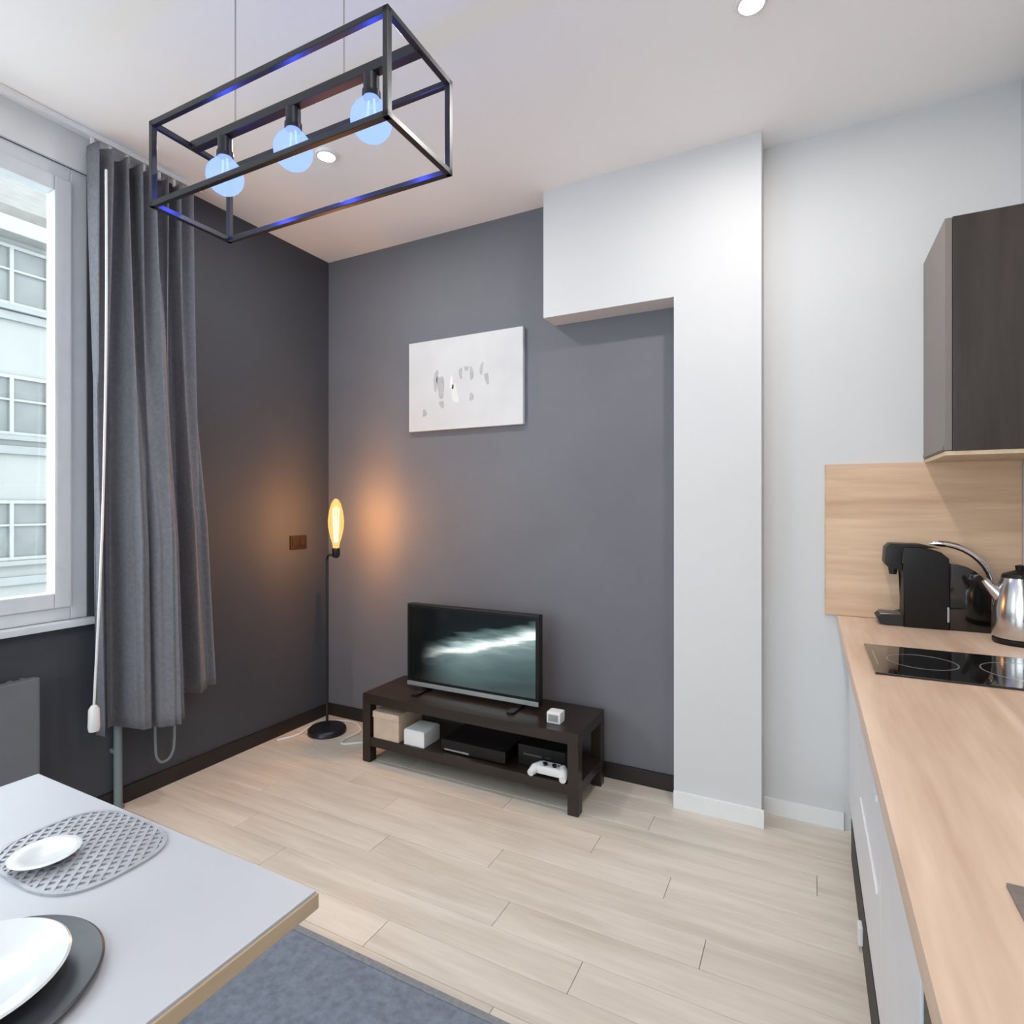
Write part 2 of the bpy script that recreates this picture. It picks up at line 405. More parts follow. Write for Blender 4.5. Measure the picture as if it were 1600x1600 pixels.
def far_window(y, z):
    key = 'w'
    w0 = bpy.data.objects.new('window', wm['frame']) ; C.objects.link(w0); w0.parent = bl; w0.location = (0.0, y, z)
    p = bpy.data.objects.new('pane', wm['pane']); C.objects.link(p); p.parent = w0
    q = bpy.data.objects.new('pane', wm['pane']); C.objects.link(q); q.parent = w0; q.location = (0, 0.74, 0)
    r = bpy.data.objects.new('sill', wm['sill']); C.objects.link(r); r.parent = w0
def _mesh(name, m, fn):
    bm = bmesh.new(); fn(bm); bmesh.ops.recalc_face_normals(bm, faces=bm.faces)
    me = bpy.data.meshes.new(name); bm.to_mesh(me); bm.free(); me.materials.append(M[m]); return me
def wfr(bm):
    for (a, b) in ((-0.78, -0.70), (-0.04, 0.04), (0.70, 0.78)): b_box(bm, 0.0, 0.10, a, b, -0.72, 0.72)
    for (a, b) in ((-0.72, -0.64), (0.64, 0.72), (0.10, 0.15)): b_box(bm, 0.0, 0.095, -0.70, 0.70, a, b)
wm['frame'] = _mesh('window', 'f_frame', wfr)
wm['pane'] = _mesh('pane', 'f_glass', lambda bm: b_box(bm, 0.0, 0.03, -0.70, -0.04, -0.64, 0.64))
wm['sill'] = _mesh('sill', 'facade_band', lambda bm: b_box(bm, 0.0, 0.16, -0.95, 0.95, -0.84, -0.73))
for z in (3.55, 6.75, 9.75, 12.85):
    for k in range(-4, 6): far_window(-1.30 + 2.55 * k, z)

# ================================================================== FURNITURE
# ---- pendant lamp over the table
PX0, PX1, PY0, PY1, PZ0, PZ1 = -1.610, -0.797, 0.958, 1.196, 2.180, 2.402
pcx, pcy = (PX0 + PX1) / 2, (PY0 + PY1) / 2
pend = thing('pendant_lamp', 'black open box-frame pendant lamp with three bluish globe bulbs hanging over the table', 'lamp', (pcx, pcy, PZ0), None, math.radians(0.6))
hx, hy_, hz, br = (PX1 - PX0) / 2, (PY1 - PY0) / 2, PZ1 - PZ0, 0.0075
def bar(name, a, b): 
    def fn(bm):
        lo = [min(p, q) - br for p, q in zip(a, b)]; hi = [max(p, q) + br for p, q in zip(a, b)]
        b_box(bm, lo[0], hi[0], lo[1], hi[1], lo[2], hi[2], 0.0015, 1)
    return mk(name, 'black_metal', fn, pend)
for z in (0, hz):
    for sy in (-1, 1): bar('long_bar', (-hx, sy * hy_, z), (hx, sy * hy_, z))
    for sx in (-1, 1): bar('short_bar', (sx * hx, -hy_, z), (sx * hx, hy_, z))
for sx in (-1, 1):
    for sy in (-1, 1): bar('upright', (sx * hx, sy * hy_, 0), (sx * hx, sy * hy_, hz))
mk('socket_rail', 'black_metal', lambda bm: b_box(bm, -hx, hx, -0.012, 0.012, hz - 0.010, hz + 0.014, 0.002), pend)
for x in (-0.225, 0.175):
    mk('suspension_cable', 'steel', lambda bm, x=x: b_cyl(bm, (x, 0, hz + 0.012), (x, 0, H - PZ0 - 0.024), 0.0022, n=8), pend)
mk('ceiling_canopy', 'black_metal', lambda bm: b_box(bm, -0.30, 0.26, -0.03, 0.03, H - PZ0 - 0.026, H - PZ0 - 0.001, 0.003), pend)
for x in (-0.268, 0.0, 0.262):
    sk = mk('bulb_socket', 'black_metal', lambda bm, x=x: (b_cyl(bm, (x, 0, hz - 0.012), (x, 0, hz - 0.062), 0.019, n=20), b_cyl(bm, (x, 0, hz - 0.050), (x, 0, hz - 0.066), 0.022, n=20)), pend, True)
    prof = [(0.0, -0.052)] + [(0.050 * math.sin(t), -0.002 - 0.050 * math.cos(t)) for t in [math.pi * i / 14 for i in range(1, 12)]] + [(0.020, 0.050), (0.016, 0.062)]
    bu = mk('bulb', 'blue_glass', lambda bm, x=x: b_lathe(bm, prof, x, 0, hz - 0.118, 28), pend, True)
    mk('filament', 'blue_core', lambda bm, x=x: b_tube(bm, [(x - 0.008, 0, hz - 0.07), (x - 0.012, 0, hz - 0.115), (x, 0, hz - 0.135), (x + 0.012, 0, hz - 0.115), (x + 0.008, 0, hz - 0.07)], 0.003, 6), bu)
    ld = bpy.data.lights.new('bulb_light', 'POINT'); ld.energy = 3.5; ld.color = (0.08, 0.10, 1.0); ld.shadow_soft_size = 0.008
    lo = bpy.data.objects.new('bulb_light', ld); C.objects.link(lo); lo.parent = pend; lo.location = (x, 0, hz - 0.155)

# ---- recessed downlights
def downlight(x, y, label):
    d = thing('downlight', label, 'downlight', (x, y, H - 0.012), 'recessed ceiling downlights')
    mk('ring', 'white_trim', lambda bm: b_lathe(bm, [(0.034, 0.0105), (0.034, 0.001), (0.037, -0.001), (0.047, 0.001), (0.050, 0.0115), (0.034, 0.0115)], n=32), d, True)
    mk('lens', 'lens', lambda bm: b_lathe(bm, [(0.0, 0.006), (0.033, 0.006), (0.033, 0.0115), (0.0, 0.0115)], n=32), d)
    ld = bpy.data.lights.new('downlight_beam', 'AREA'); ld.shape = 'DISK'; ld.size = 0.07; ld.energy = DL; ld.color = (1.0, 0.965, 0.93)
    lo = bpy.data.objects.new('downlight_beam', ld); C.objects.link(lo); lo.parent = d; lo.location = (0, 0, 0.0)
    return d
DL = 8.0
downlight(-1.915, 1.900, 'small lit downlight in the ceiling above the grey corner, seen through the pendant frame')
downlight(-0.158, 1.930, 'small lit downlight in the ceiling in front of the white column')
downlight(-0.158, 0.2, 'unseen fill downlight added in the ceiling above the near end of the worktop')  # out of view, added to brighten the room
downlight(-0.158, -1.5, 'unseen fill downlight added near the rear wall on the kitchen side')  # likewise unseen, added as fill light

# ---- grey curtain
def curtain_mesh(bm):
    NU, NV = 180, 44
    keys_b = [(0, .06), (.04, .10), (.09, .05), (.15, .010), (.23, .012), (.29, .13), (.35, .165), (.42, .125), (.49, .18), (.57, .205), (.64, .165), (.69, .06), (.74, .008), (.81, .015), (.87, .12), (.93, .085), (1, .11)]
    def key(t):
        for (a, p), (b, q) in zip(keys_b, keys_b[1:]):
            if t <= b:
                w = (t - a) / (b - a); w = w * w * (3 - 2 * w); return p + (q - p) * w + 0.032
        return keys_b[-1][1] + 0.032
    g = []
    for j in range(NV + 1):
        v = j / NV; rowv = []                       # v: 0 top, 1 hem
        for i in range(NU + 1):
            u = i / NU
            ytop = 1.318 + 0.445 * u
            ybot = 1.345 + 0.13 * u + 0.395 * u ** 1.2
            w = v ** 1.6
            k = u * 7.5
            fold = math.sin(2 * math.pi * (k + 0.22 * math.sin(2 * math.pi * u * 2.3)))
            xt = 0.092 + 0.046 * fold
            xb = key(u) + 0.007 * math.sin(2 * math.pi * k * 2 + 3 * v)
            w2 = min(1.0, v * 1.5) ** 1.2
            x = xt * (1 - w2) + xb * w2
            yy = ytop * (1 - w) + ybot * w + 0.014 * math.cos(2 * math.pi * k) * (1 - 0.6 * w2)
            hem = 0.378 - 0.02 * math.exp(-((u - 0.52) / 0.18) ** 2) + 0.085 * max(0.0, (u - 0.70) / 0.30) ** 0.5
            z = 2.865 * (1 - v) + hem * v
            rowv.append(bm.verts.new((x, yy - 1.318, z - 0.372)))
        g.append(rowv)
    for j in range(NV):
        for i in range(NU): bm.faces.new([g[j][i], g[j][i + 1], g[j + 1][i + 1], g[j + 1][i]])
cur = thing('curtain', 'long grey curtain gathered at the end of the window, its hem above the floor', 'curtain', (XL, 1.318, 0.372))
cc = mk('drape', 'curtain', curtain_mesh, cur, True)
sm = cc.modifiers.new('thickness', 'SOLIDIFY'); sm.thickness = 0.003
track = thing('curtain_track', 'white curtain track fixed to the ceiling along the window wall', 'curtain track', (XL + 0.085, 1.30, H - 0.055))
mk('rail', 'white_trim', lambda bm: b_box(bm, -0.012, 0.012, -3.2, 0.52, 0.031, 0.054, 0.003), track)
for k in range(7):
    mk('glider', 'white_plastic', lambda bm, k=k: b_box(bm, -0.004, 0.004, 0.03 + k * 0.07, 0.042 + k * 0.07, -0.004, 0.032), track)
# blind wand at the curtain's edge
wand = thing('blind_wand', 'thin white control wand hanging in front of the curtain edge', 'blind wand', (XL + 0.225, 1.272, 0.445))
mk('rod', 'white_plastic', lambda bm: b_tube(bm, smooth_path([(-0.02, 0.055, 2.28), (0.0, 0.045, 1.6), (0.0, 0.03, 0.8), (0.0, 0.0, 0.10)], 4), 0.0048, 8), wand, True)
mk('handle_weight', 'white_plastic', lambda bm: b_lathe(bm, [(0.0, 0.0), (0.018, 0.003), (0.021, 0.02), (0.019, 0.09), (0.010, 0.105), (0.0, 0.107)], n=16), wand, True)
mk('cord_loop', 'pipe', lambda bm: b_tube(bm, smooth_path([(0.05, 0.302, 0.178), (0.05, 0.302, -0.142), (0.05, 0.315, -0.217), (0.05, 0.347, -0.236), (0.05, 0.377, -0.217), (0.05, 0.392, -0.142), (0.05, 0.392, 0.178)], 5), 0.006, 8), cur, True)
# pipe and radiator below the window
pp = thing('heating_pipe', 'grey painted heating pipe rising from the floor behind the curtain', 'pipe', (XL + 0.028, 1.468, 0.0))
mk('tube', 'pipe', lambda bm: b_cyl(bm, (0, 0, 0.0), (0, 0, 0.80), 0.017, n=16), pp, True)
mk('floor_collar', 'pipe', lambda bm: b_lathe(bm, [(0.017, 0.014), (0.024, 0.012), (0.026, 0.0)], n=16), pp, True)
for z in (0.25, 0.7): mk('clip', 'pipe', lambda bm, z=z: b_box(bm, -0.0275, 0.0, -0.021, 0.021, z, z + 0.018, 0.003), pp)
rad = thing('radiator', 'flat grey panel radiator mounted below the window', 'radiator', (XL, 1.152, 0.14))
mk('panel', 'radiator', lambda bm: b_box(bm, 0.045, 0.085, -1.3, 0.0, 0.0, 0.535, 0.008), rad)
mk('top_grille', 'radiator', lambda bm: [b_box(bm, 0.012, 0.045, -1.28 + k * 0.04, -1.265 + k * 0.04, 0.50, 0.53) for k in range(32)], rad)
for yy in (-0.2, -1.1): mk('bracket', 'radiator', lambda bm, yy=yy: b_box(bm, 0.001, 0.046, yy - 0.02, yy + 0.02, 0.05, 0.49), rad)

# ---- wall plate on the left wall
sw = thing('wall_switch', 'small dark brown switch plate on the left wall beside the glowing bulb', 'switch', (XL, 2.506, 1.085))
mk('plate', 'brown_plastic', lambda bm: b_box(bm, 0.0, 0.011, -0.062, 0.062, 0.0, 0.082, 0.004), sw)
for yy in (-0.03, 0.03): mk('rocker', 'brown_plastic', lambda bm, yy=yy: b_box(bm, 0.0105, 0.017, yy - 0.021, yy + 0.021, 0.018, 0.064, 0.002), sw)

# ---- corner lamp: disc base, slim pole, arm, upright filament bulb
LBX, LBY = -2.545, 2.530
lamp = thing('floor_lamp', 'slim dark floor lamp with a bare glowing filament bulb in the grey corner', 'lamp', (LBX, LBY, 0))
mk('base', 'black_metal', lambda bm: b_lathe(bm, [(0.0, 0.0), (0.105, 0.0), (0.112, 0.006), (0.110, 0.024), (0.10, 0.034), (0.02, 0.040), (0.0, 0.040)], n=40), lamp, True)
BX, BY = -2.357 - LBX, 2.410 - LBY
mk('pole', 'black_metal', lambda bm: b_tube(bm, smooth_path([(0, 0, 0.03), (0, 0, 0.5), (0, 0, 0.98), (0.012, -0.008, 1.040), (0.06, -0.038, 1.062), (BX - 0.03, BY + 0.019, 1.062), (BX, BY, 1.072)], 6), 0.0075, 10), lamp, True)
mk('bulb_socket', 'black_metal', lambda bm: b_lathe(bm, [(0.0, 0.0), (0.012, 0.0), (0.022, 0.012), (0.022, 0.055), (0.017, 0.058), (0.0, 0.058)], BX, BY, 1.055, 20), lamp, True)
lb = mk('bulb', 'clear', lambda bm: b_lathe(bm, [(0.016, 0.0), (0.020, 0.03), (0.032, 0.07), (0.042, 0.12), (0.044, 0.16), (0.038, 0.21), (0.026, 0.255), (0.012, 0.278), (0.0, 0.283)], BX, BY, 1.105, 28), lamp, True)
def fil(bm):
    for k in range(4):
        t = math.pi / 2 * k + 0.75
        b_cyl(bm, (BX + 0.009 * math.cos(t), BY + 0.009 * math.sin(t), 1.145), (BX + 0.015 * math.cos(t), BY + 0.015 * math.sin(t), 1.335), 0.0022, n=8)
mk('filament', 'filament', fil, lb)
ld = bpy.data.lights.new('filament_light', 'POINT'); ld.energy = 21.0; ld.color = (1.0, 0.44, 0.15); ld.shadow_soft_size = 0.006
lo = bpy.data.objects.new('filament_light', ld); C.objects.link(lo); lo.parent = lamp; lo.location = (BX, BY, 1.26)
cord = mk('lamp_cord', 'white_plastic', lambda bm: b_tube(bm, smooth_path([(-2.70, 2.30, 0.006), (-2.66, 2.42, 0.006), (-2.69, 2.55, 0.006), (-2.62, 2.68, 0.006), (-2.48, 2.70, 0.006), (-2.37, 2.62, 0.006), (-2.37, 2.50, 0.006), (-2.32, 2.44, 0.006), (-2.16, 2.60, 0.006), (-2.10, 2.70, 0.006)], 7), 0.0065, 8), None, True)
tag(cord, 'white cable curling on the floor around the lamp base', 'cable')

# ---- tv bench
bx0, bx1, by0, by1, bh = -2.095, -0.885, 2.335, 2.690, 0.358
bench = thing('tv_bench', 'low dark brown television bench with an open lower shelf', 'tv bench', (bx0, by0, 0))
bw, bd = bx1 - bx0, by1 - by0
mk('top', 'bench', lambda bm: b_box(bm, 0, bw, 0, bd, bh - 0.05, bh, 0.002), bench)
mk('shelf', 'bench', lambda bm: b_box(bm, 0.003, bw - 0.003, 0.003, bd - 0.003, 0.085, 0.132, 0.002), bench)
for (x, y) in ((0, 0), (bw - 0.05, 0), (0, bd - 0.05), (bw - 0.05, bd - 0.05)):
    mk('leg', 'bench', lambda bm, x=x, y=y: b_box(bm, x, x + 0.05, y, y + 0.05, 0, bh - 0.05, 0.002), bench)
SH, BT = 0.132, bh
# things on the lower shelf
bxo = thing('storage_box', 'beige cardboard box on the left end of the bench shelf', 'box', (-2.03, 2.345, SH))
mk('carton', 'card', lambda bm: b_box(bm, 0, 0.165, 0, 0.20, 0, 0.135, 0.002), bxo)
mk('lid', 'card', lambda bm: b_box(bm, -0.003, 0.168, -0.003, 0.203, 0.108, 0.140, 0.002), bxo)
bxw = thing('white_box', 'small white box beside the beige box on the bench shelf', 'box', (-1.835, 2.350, SH))
mk('carton', 'white_plastic', lambda bm: b_box(bm, 0, 0.125, 0, 0.14, 0, 0.075, 0.003), bxw)
mk('flap', 'white_plastic', lambda bm: b_box(bm, 0.004, 0.121, 0.004, 0.136, 0.0745, 0.079, 0.001), bxw)
st = thing('set_top_box', 'flat black set-top box in the middle of the bench shelf', 'set-top box', (-1.62, 2.37, SH))
mk('case', 'black_plastic', lambda bm: b_box(bm, 0, 0.36, 0, 0.24, 0.006, 0.062, 0.004), st)
mk('front_strip', 'silver', lambda bm: b_box(bm, 0.02, 0.16, -0.001, 0.002, 0.010, 0.018), st)
for (x, y) in ((0.02, 0.02), (0.32, 0.02), (0.02, 0.2), (0.32, 0.2)): mk('foot', 'black_matte', lambda bm, x=x, y=y: b_box(bm, x, x + 0.02, y, y + 0.02, 0, 0.007), st)
rt = thing('game_console', 'black console box on the right half of the bench shelf', 'console', (-1.22, 2.42, SH))
mk('case', 'black_plastic', lambda bm: b_box(bm, 0, 0.24, 0, 0.22, 0.0, 0.095, 0.006), rt)
mk('slot', 'black_glass', lambda bm: b_box(bm, 0.03, 0.17, -0.001, 0.003, 0.05, 0.058), rt)
# white gamepad
gp = thing('gamepad', 'white game controller at the right end of the bench shelf', 'controller', (-1.03, 2.375, SH))
def pad(bm):
    b_box(bm, -0.06, 0.06, -0.03, 0.035, 0.012, 0.048, 0.012)
    for sx in (-1, 1): b_tube(bm, [(sx * 0.05, 0.01, 0.030), (sx * 0.072, -0.02, 0.028), (sx * 0.078, -0.055, 0.020)], [0.024, 0.022, 0.015], 12)
mk('shell', 'white_plastic', pad, gp, True)
for (x, y) in ((-0.022, -0.012), (0.022, -0.012)): mk('thumb_stick', 'black_plastic', lambda bm, x=x, y=y: b_lathe(bm, [(0.006, 0.046), (0.006, 0.055), (0.011, 0.056), (0.010, 0.061), (0.0, 0.060)], x, y, 0, 12), gp, True)
mk('button_cluster', 'black_plastic', lambda bm: [b_cyl(bm, (0.042 + 0.010 * math.cos(t), 0.012 + 0.010 * math.sin(t), 0.046), (0.042 + 0.010 * math.cos(t), 0.012 + 0.010 * math.sin(t), 0.051), 0.004, n=8) for t in (0, 1.57, 3.14, 4.71)], gp)
# little white speaker on top
sp = thing('small_speaker', 'small white cube-like gadget on the right end of the bench top', 'gadget', (-1.03, 2.43, BT))
mk('body', 'white_plastic', lambda bm: b_box(bm, -0.034, 0.034, -0.03, 0.03, 0, 0.052, 0.010), sp)
mk('front_grille', 'silver', lambda bm: b_box(bm, -0.024, 0.024, -0.0315, -0.028, 0.010, 0.042, 0.001), sp)
# television
tv = thing('television', 'flat television with a glossy screen and silver lower edge standing on the bench', 'television', (-1.541, 2.505, BT))
mk('casing', 'black_plastic', lambda bm: b_box(bm, -0.392, 0.392, 0.0, 0.045, 0.022, 0.462, 0.005), tv)
mk('back_cover', 'black_matte', lambda bm: b_box(bm, -0.25, 0.25, 0.044, 0.075, 0.05, 0.33, 0.012), tv)
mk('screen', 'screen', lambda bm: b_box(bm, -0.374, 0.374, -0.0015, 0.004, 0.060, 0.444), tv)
mk('lower_bezel', 'silver', lambda bm: b_box(bm, -0.390, 0.390, -0.004, 0.006, 0.024, 0.046, 0.002), tv)
for sx in (-1, 1):
    mk('foot', 'black_plastic', lambda bm, sx=sx: (b_box(bm, sx * 0.28 - 0.018, sx * 0.28 + 0.018, -0.09, 0.12, 0.0, 0.010, 0.003), b_box(bm, sx * 0.28 - 0.012, sx * 0.28 + 0.012, 0.005, 0.04, 0.009, 0.026)), tv)

# ---- canvas on the grey wall
cv = thing('canvas_picture', 'small white canvas with faint grey brush marks on the grey wall', 'picture', (-1.7225, YB, 1.782))
mk('canvas', 'canvas', lambda bm: b_box(bm, -0.3755, 0.3755, -0.026, -0.001, 0.0, 0.520, 0.004), cv)
def strk(name, m, x, z, w, hh, tilt=0.0):
    def fn(bm):
        pr = []
        for t in range(14):
            a = 2 * math.pi * t / 14
            r = 0.85 + 0.15 * math.sin(3 * a + x * 40)
            px, pz = w * 0.5 * math.copysign(abs(math.cos(a)) ** 0.7, math.cos(a)) * r, hh * 0.5 * math.copysign(abs(math.sin(a)) ** 0.7, math.sin(a)) * r
            pr.append((x + px * math.cos(tilt) - pz * math.sin(tilt), z + px * math.sin(tilt) + pz * math.cos(tilt)))
        b_prism(bm, pr, -0.0272, -0.0255)
    return mk(name, m, fn, cv)
def cpos(px, py):                                        # marks measured on the canvas, as fractions
    return -0.3755 + px * 0.751, 0.520 * (1 - py)
for (px, py, w, hh, tl, m) in ((0.30, 0.52, 0.055, 0.15, 0.1, 'ink'), (0.255, 0.45, 0.03, 0.14, -0.1, 'ink'), (0.40, 0.50, 0.03, 0.09, 0.0, 'ink_white'), (0.43, 0.62, 0.05, 0.13, 0.2, 'ink_white'),
                              (0.48, 0.40, 0.024, 0.07, 0.0, 'ink'), (0.575, 0.42, 0.026, 0.085, 0.1, 'ink'), (0.66, 0.38, 0.022, 0.08, -0.15, 'ink'), (0.705, 0.49, 0.028, 0.075, 0.2, 'ink'),
                              (0.53, 0.36, 0.03, 0.03, 0.3, 'ink'), (0.575, 0.67, 0.03, 0.05, 0.0, 'ink'), (0.15, 0.80, 0.03, 0.05, 0.0, 'ink'), (0.31, 0.72, 0.035, 0.05, 0.4, 'ink')):
    x, z = cpos(px, py); strk('brush_mark', m, x, z, w, hh, tl)

# ---- rug
rug = thing('rug', 'blue-grey flat woven rug on the oak floor under the table', 'rug', (-1.35, 0.315, 0))
mk('pile', 'rug', lambda bm: b_box(bm, -1.05, 1.05, -1.0, 0.978, 0.0, 0.011, 0.003), rug)
mk('border', 'rug_edge', lambda bm: (b_box(bm, -1.07, 1.07, 0.978, 1.0, 0, 0.013, 0.003), b_box(bm, -1.07, 1.07, -1.022, -1.0, 0, 0.013, 0.003), b_box(bm, -1.07, -1.05, -1.0, 0.978, 0, 0.013, 0.003), b_box(bm, 1.05, 1.07, -1.0, 0.978, 0, 0.013, 0.003)), rug)

# ---- dining table
tx0, tx1, ty1, ty0 = -1.585, -0.702, 0.680, -0.62
tb = thing('dining_table', 'white-topped dining table with a pale oak edge in the foreground', 'table', (tx0, ty0, 0.0))
tw, td = tx1 - tx0, ty1 - ty0
mk('top', 'table_white', lambda bm: b_box(bm, 0.003, tw - 0.003, 0.003, td - 0.003, TT - 0.006, TT, 0.0015), tb)
mk('edge_band', 'edge_oak', lambda bm: b_box(bm, 0, tw, 0, td, TT - 0.030, TT - 0.0055, 0.002), tb)
for (x, y) in ((0.05, 0.20), (tw - 0.11, 0.20), (0.05, td - 0.33), (tw - 0.11, td - 0.33)):
    mk('leg', 'edge_oak', lambda bm, x=x, y=y: b_box(bm, x, x + 0.06, y, y + 0.06, 0.0135, TT - 0.029, 0.004), tb)
mk('apron', 'edge_oak', lambda bm: (b_box(bm, 0.11, tw - 0.11, 0.22, 0.24, TT - 0.09, TT - 0.029), b_box(bm, 0.11, tw - 0.11, td - 0.31, td - 0.29, TT - 0.09, TT - 0.029)), tb)
# lattice placemat: rounded rectangle of crossing bands with a rim
HX, HY, PE = 0.140, 0.104, 3.0
def inside(x, y): return abs(x / HX) ** PE + abs(y / HY) ** PE <= 1.0
def lat(bm):
    for q in (0, 1):
        a = math.radians(45 if q else -45); ca, sa = math.cos(a), math.sin(a)
        k = -11
        while k <= 11:
            d = k * 0.0155; ts = [t * 0.002 for t in range(-100, 101) if inside(t * 0.002 * ca - d * sa, t * 0.002 * sa + d * ca)]
            k += 1
            if len(ts) < 6: continue
            w = 0.0032; pts = [(ts[0], d - w), (ts[-1], d - w), (ts[-1], d + w), (ts[0], d + w)]
            z0, z1 = (0.0, 0.0026) if q else (0.0010, 0.0034)
            lo_ = [bm.verts.new((p[0] * ca - p[1] * sa, p[0] * sa + p[1] * ca, z0)) for p in pts]
            hi_ = [bm.verts.new((p[0] * ca - p[1] * sa, p[0] * sa + p[1] * ca, z1)) for p in pts]
            bm.faces.new(hi_)
            for i in range(4): bm.faces.new([lo_[i], lo_[(i + 1) % 4], hi_[(i + 1) % 4], hi_[i]])
def mrim(bm):
    n = 72; ri = []
    for (sc2, z) in ((0.955, 0.0), (1.01, 0.0), (1.01, 0.004), (0.955, 0.004)):
        ri.append([])
        for i in range(n):
            t = 2 * math.pi * i / n; c_, s_ = math.cos(t), math.sin(t)
            ri[-1].append(bm.verts.new((HX * sc2 * math.copysign(abs(c_) ** (2 / PE), c_), HY * sc2 * math.copysign(abs(s_) ** (2 / PE), s_), z)))
    for q in range(4):
        A, B = ri[q], ri[(q + 1) % 4]
        for i in range(n): bm.faces.new([A[i], A[(i + 1) % n], B[(i + 1) % n], B[i]])
pm = thing('placemat', 'silver lattice placemat with rounded corners at the far end of the white table', 'placemat', (-1.163, 0.565, TT + 0.0002))
mk('lattice', 'lattice', lat, pm)
mk('rim', 'lattice', mrim, pm)
sc_ = thing('saucer', 'small white china dish lying on the lattice placemat', 'dish', (-1.180, 0.515, TT + 0.0045))
mk('dish', 'white_china', lambda bm: b_lathe(bm, [(0.0, 0.003), (0.022, 0.003), (0.026, 0.0), (0.029, 0.0), (0.032, 0.004), (0.050, 0.011), (0.052, 0.013), (0.049, 0.014), (0.030, 0.008), (0.0, 0.007)], n=48), sc_, True)
# charger and plate
ch = thing('charger_plate', 'large charcoal round charger plate at the near end of the white table', 'plate', (-0.930, 0.318, TT))
mk('disc', 'charcoal_china', lambda bm: b_lathe(bm, [(0.0, 0.0), (0.10, 0.0), (0.115, 0.002), (0.143, 0.009), (0.145, 0.011), (0.142, 0.013), (0.114, 0.007), (0.10, 0.005), (0.0, 0.005)], n=72), ch, True)
pl = thing('dinner_plate', 'white china plate with a raised rim resting on the charcoal charger plate', 'plate', (-0.936, 0.318, TT + 0.0055))
mk('disc', 'white_china', lambda bm: b_lathe(bm, [(0.0, 0.004), (0.060, 0.004), (0.063, 0.0), (0.068, 0.0), (0.071, 0.004), (0.086, 0.014), (0.109, 0.022), (0.111, 0.024), (0.108, 0.026), (0.084, 0.018), (0.068, 0.009), (0.0, 0.008)], n=72), pl, True)

# ================================================================== KITCHEN along the right wall
XW = 0.105
sp_ = thing('splashback', 'oak-look splashback panel on the white wall behind the coffee machine', 'splashback', (0.063, YB, WT))
mk('panel', 'splash_oak', lambda bm: b_box(bm, 0.0, XR - 0.063 - 0.001, -0.016, -0.0005, 0.001, 0.628, 0.0015), sp_)
mk('edge_strip', 'edge_oak', lambda bm: b_box(bm, -0.004, -0.0002, -0.017, -0.0005, 0.001, 0.628), sp_)
wt = thing('worktop', 'long oak-look kitchen worktop running along the right wall', 'worktop', (XW, YB, WT))
# board with cut-outs for the sink
SX0, SX1, SY0, SY1 = 0.226, 0.60, 0.42, 0.868
def wtb(bm):
    X0, X1, Y0, Y1, z0, z1 = 0.0, XR - XW - 0.001, -2.35 - YB, -0.0175, -0.040, 0.0
    sx0, sx1, sy0, sy1 = SX0 - XW, SX1 - XW, SY0 - YB, SY1 - YB
    b_box(bm, X0, X1, sy1, Y1, z0, z1); b_box(bm, X0, X1, Y0, sy0, z0, z1)
    b_box(bm, X0, sx0, sy0, sy1, z0, z1); b_box(bm, sx1, X1, sy0, sy1, z0, z1)
mk('board', 'top_oak', wtb, wt)
# base units
def base_unit(y0, y1, label, kind):
    u = thing('base_unit', label, 'kitchen unit', (0.164, y0, 0.15), 'white kitchen base units')
    d = y1 - y0
    mk('carcass', 'base_white', lambda bm: b_box(bm, 0.004, XR - 0.166, 0.001, d - 0.001, 0.0, WT - 0.042 - 0.15, 0.001), u)
    top = WT - 0.150 - 0.045
    if kind == 'door':
        dr = mk('door', 'base_white', lambda bm: b_box(bm, -0.018, 0.003, 0.002, d - 0.002, 0.003, top, 0.002), u)
        mk('handle', 'base_white', lambda bm: b_box(bm, -0.0225, -0.0175, 0.06, d - 0.06, top - 0.03, top - 0.015, 0.001), dr)
    elif kind == 'drawers':
        for k, (a, b) in enumerate(((0.003, 0.30), (0.303, 0.52), (0.523, top))):
            dr = mk('drawer', 'base_white', lambda bm, a=a, b=b: b_box(bm, -0.018, 0.003, 0.002, d - 0.002, a, b, 0.002), u)
            mk('handle', 'base_white', lambda bm, b=b: b_box(bm, -0.0225, -0.0175, 0.06, d - 0.06, b - 0.03, b - 0.015, 0.001), dr)
    else:
        mk('door', 'base_white', lambda bm: b_box(bm, -0.018, 0.003, 0.002, d - 0.002, 0.003, top - 0.285, 0.002), u)
        mk('control_strip', 'black_plastic', lambda bm: b_box(bm, -0.014, 0.003, 0.002, d - 0.002, top - 0.283, top, 0.002), u)
    return u
base_unit(2.16, 2.742, 'white base unit at the far end of the run next to the back wall', 'door')
base_unit(1.56, 2.16, 'white base unit with drawers under the hob', 'drawers')
base_unit(1.03, 1.56, 'white base unit between the hob drawers and the dishwasher', 'door')
base_unit(0.43, 1.03, 'white dishwasher front with a black control strip under the worktop', 'dish')
base_unit(-0.17, 0.43, 'white base unit on the camera side of the dishwasher', 'door')
pn = thing('plinth', 'black plinth strip along the foot of the white base units', 'plinth', (0.1445, 2.55, 0))
mk('board', 'black_matte', lambda bm: b_box(bm, 0.0, 0.016, -4.6, 0.0, 0.0, 0.149), pn)
mk('clip', 'white_plastic', lambda bm: b_box(bm, -0.012, 0.0005, 2.02 - 2.55, 2.06 - 2.55, 0.02, 0.075, 0.004), pn)
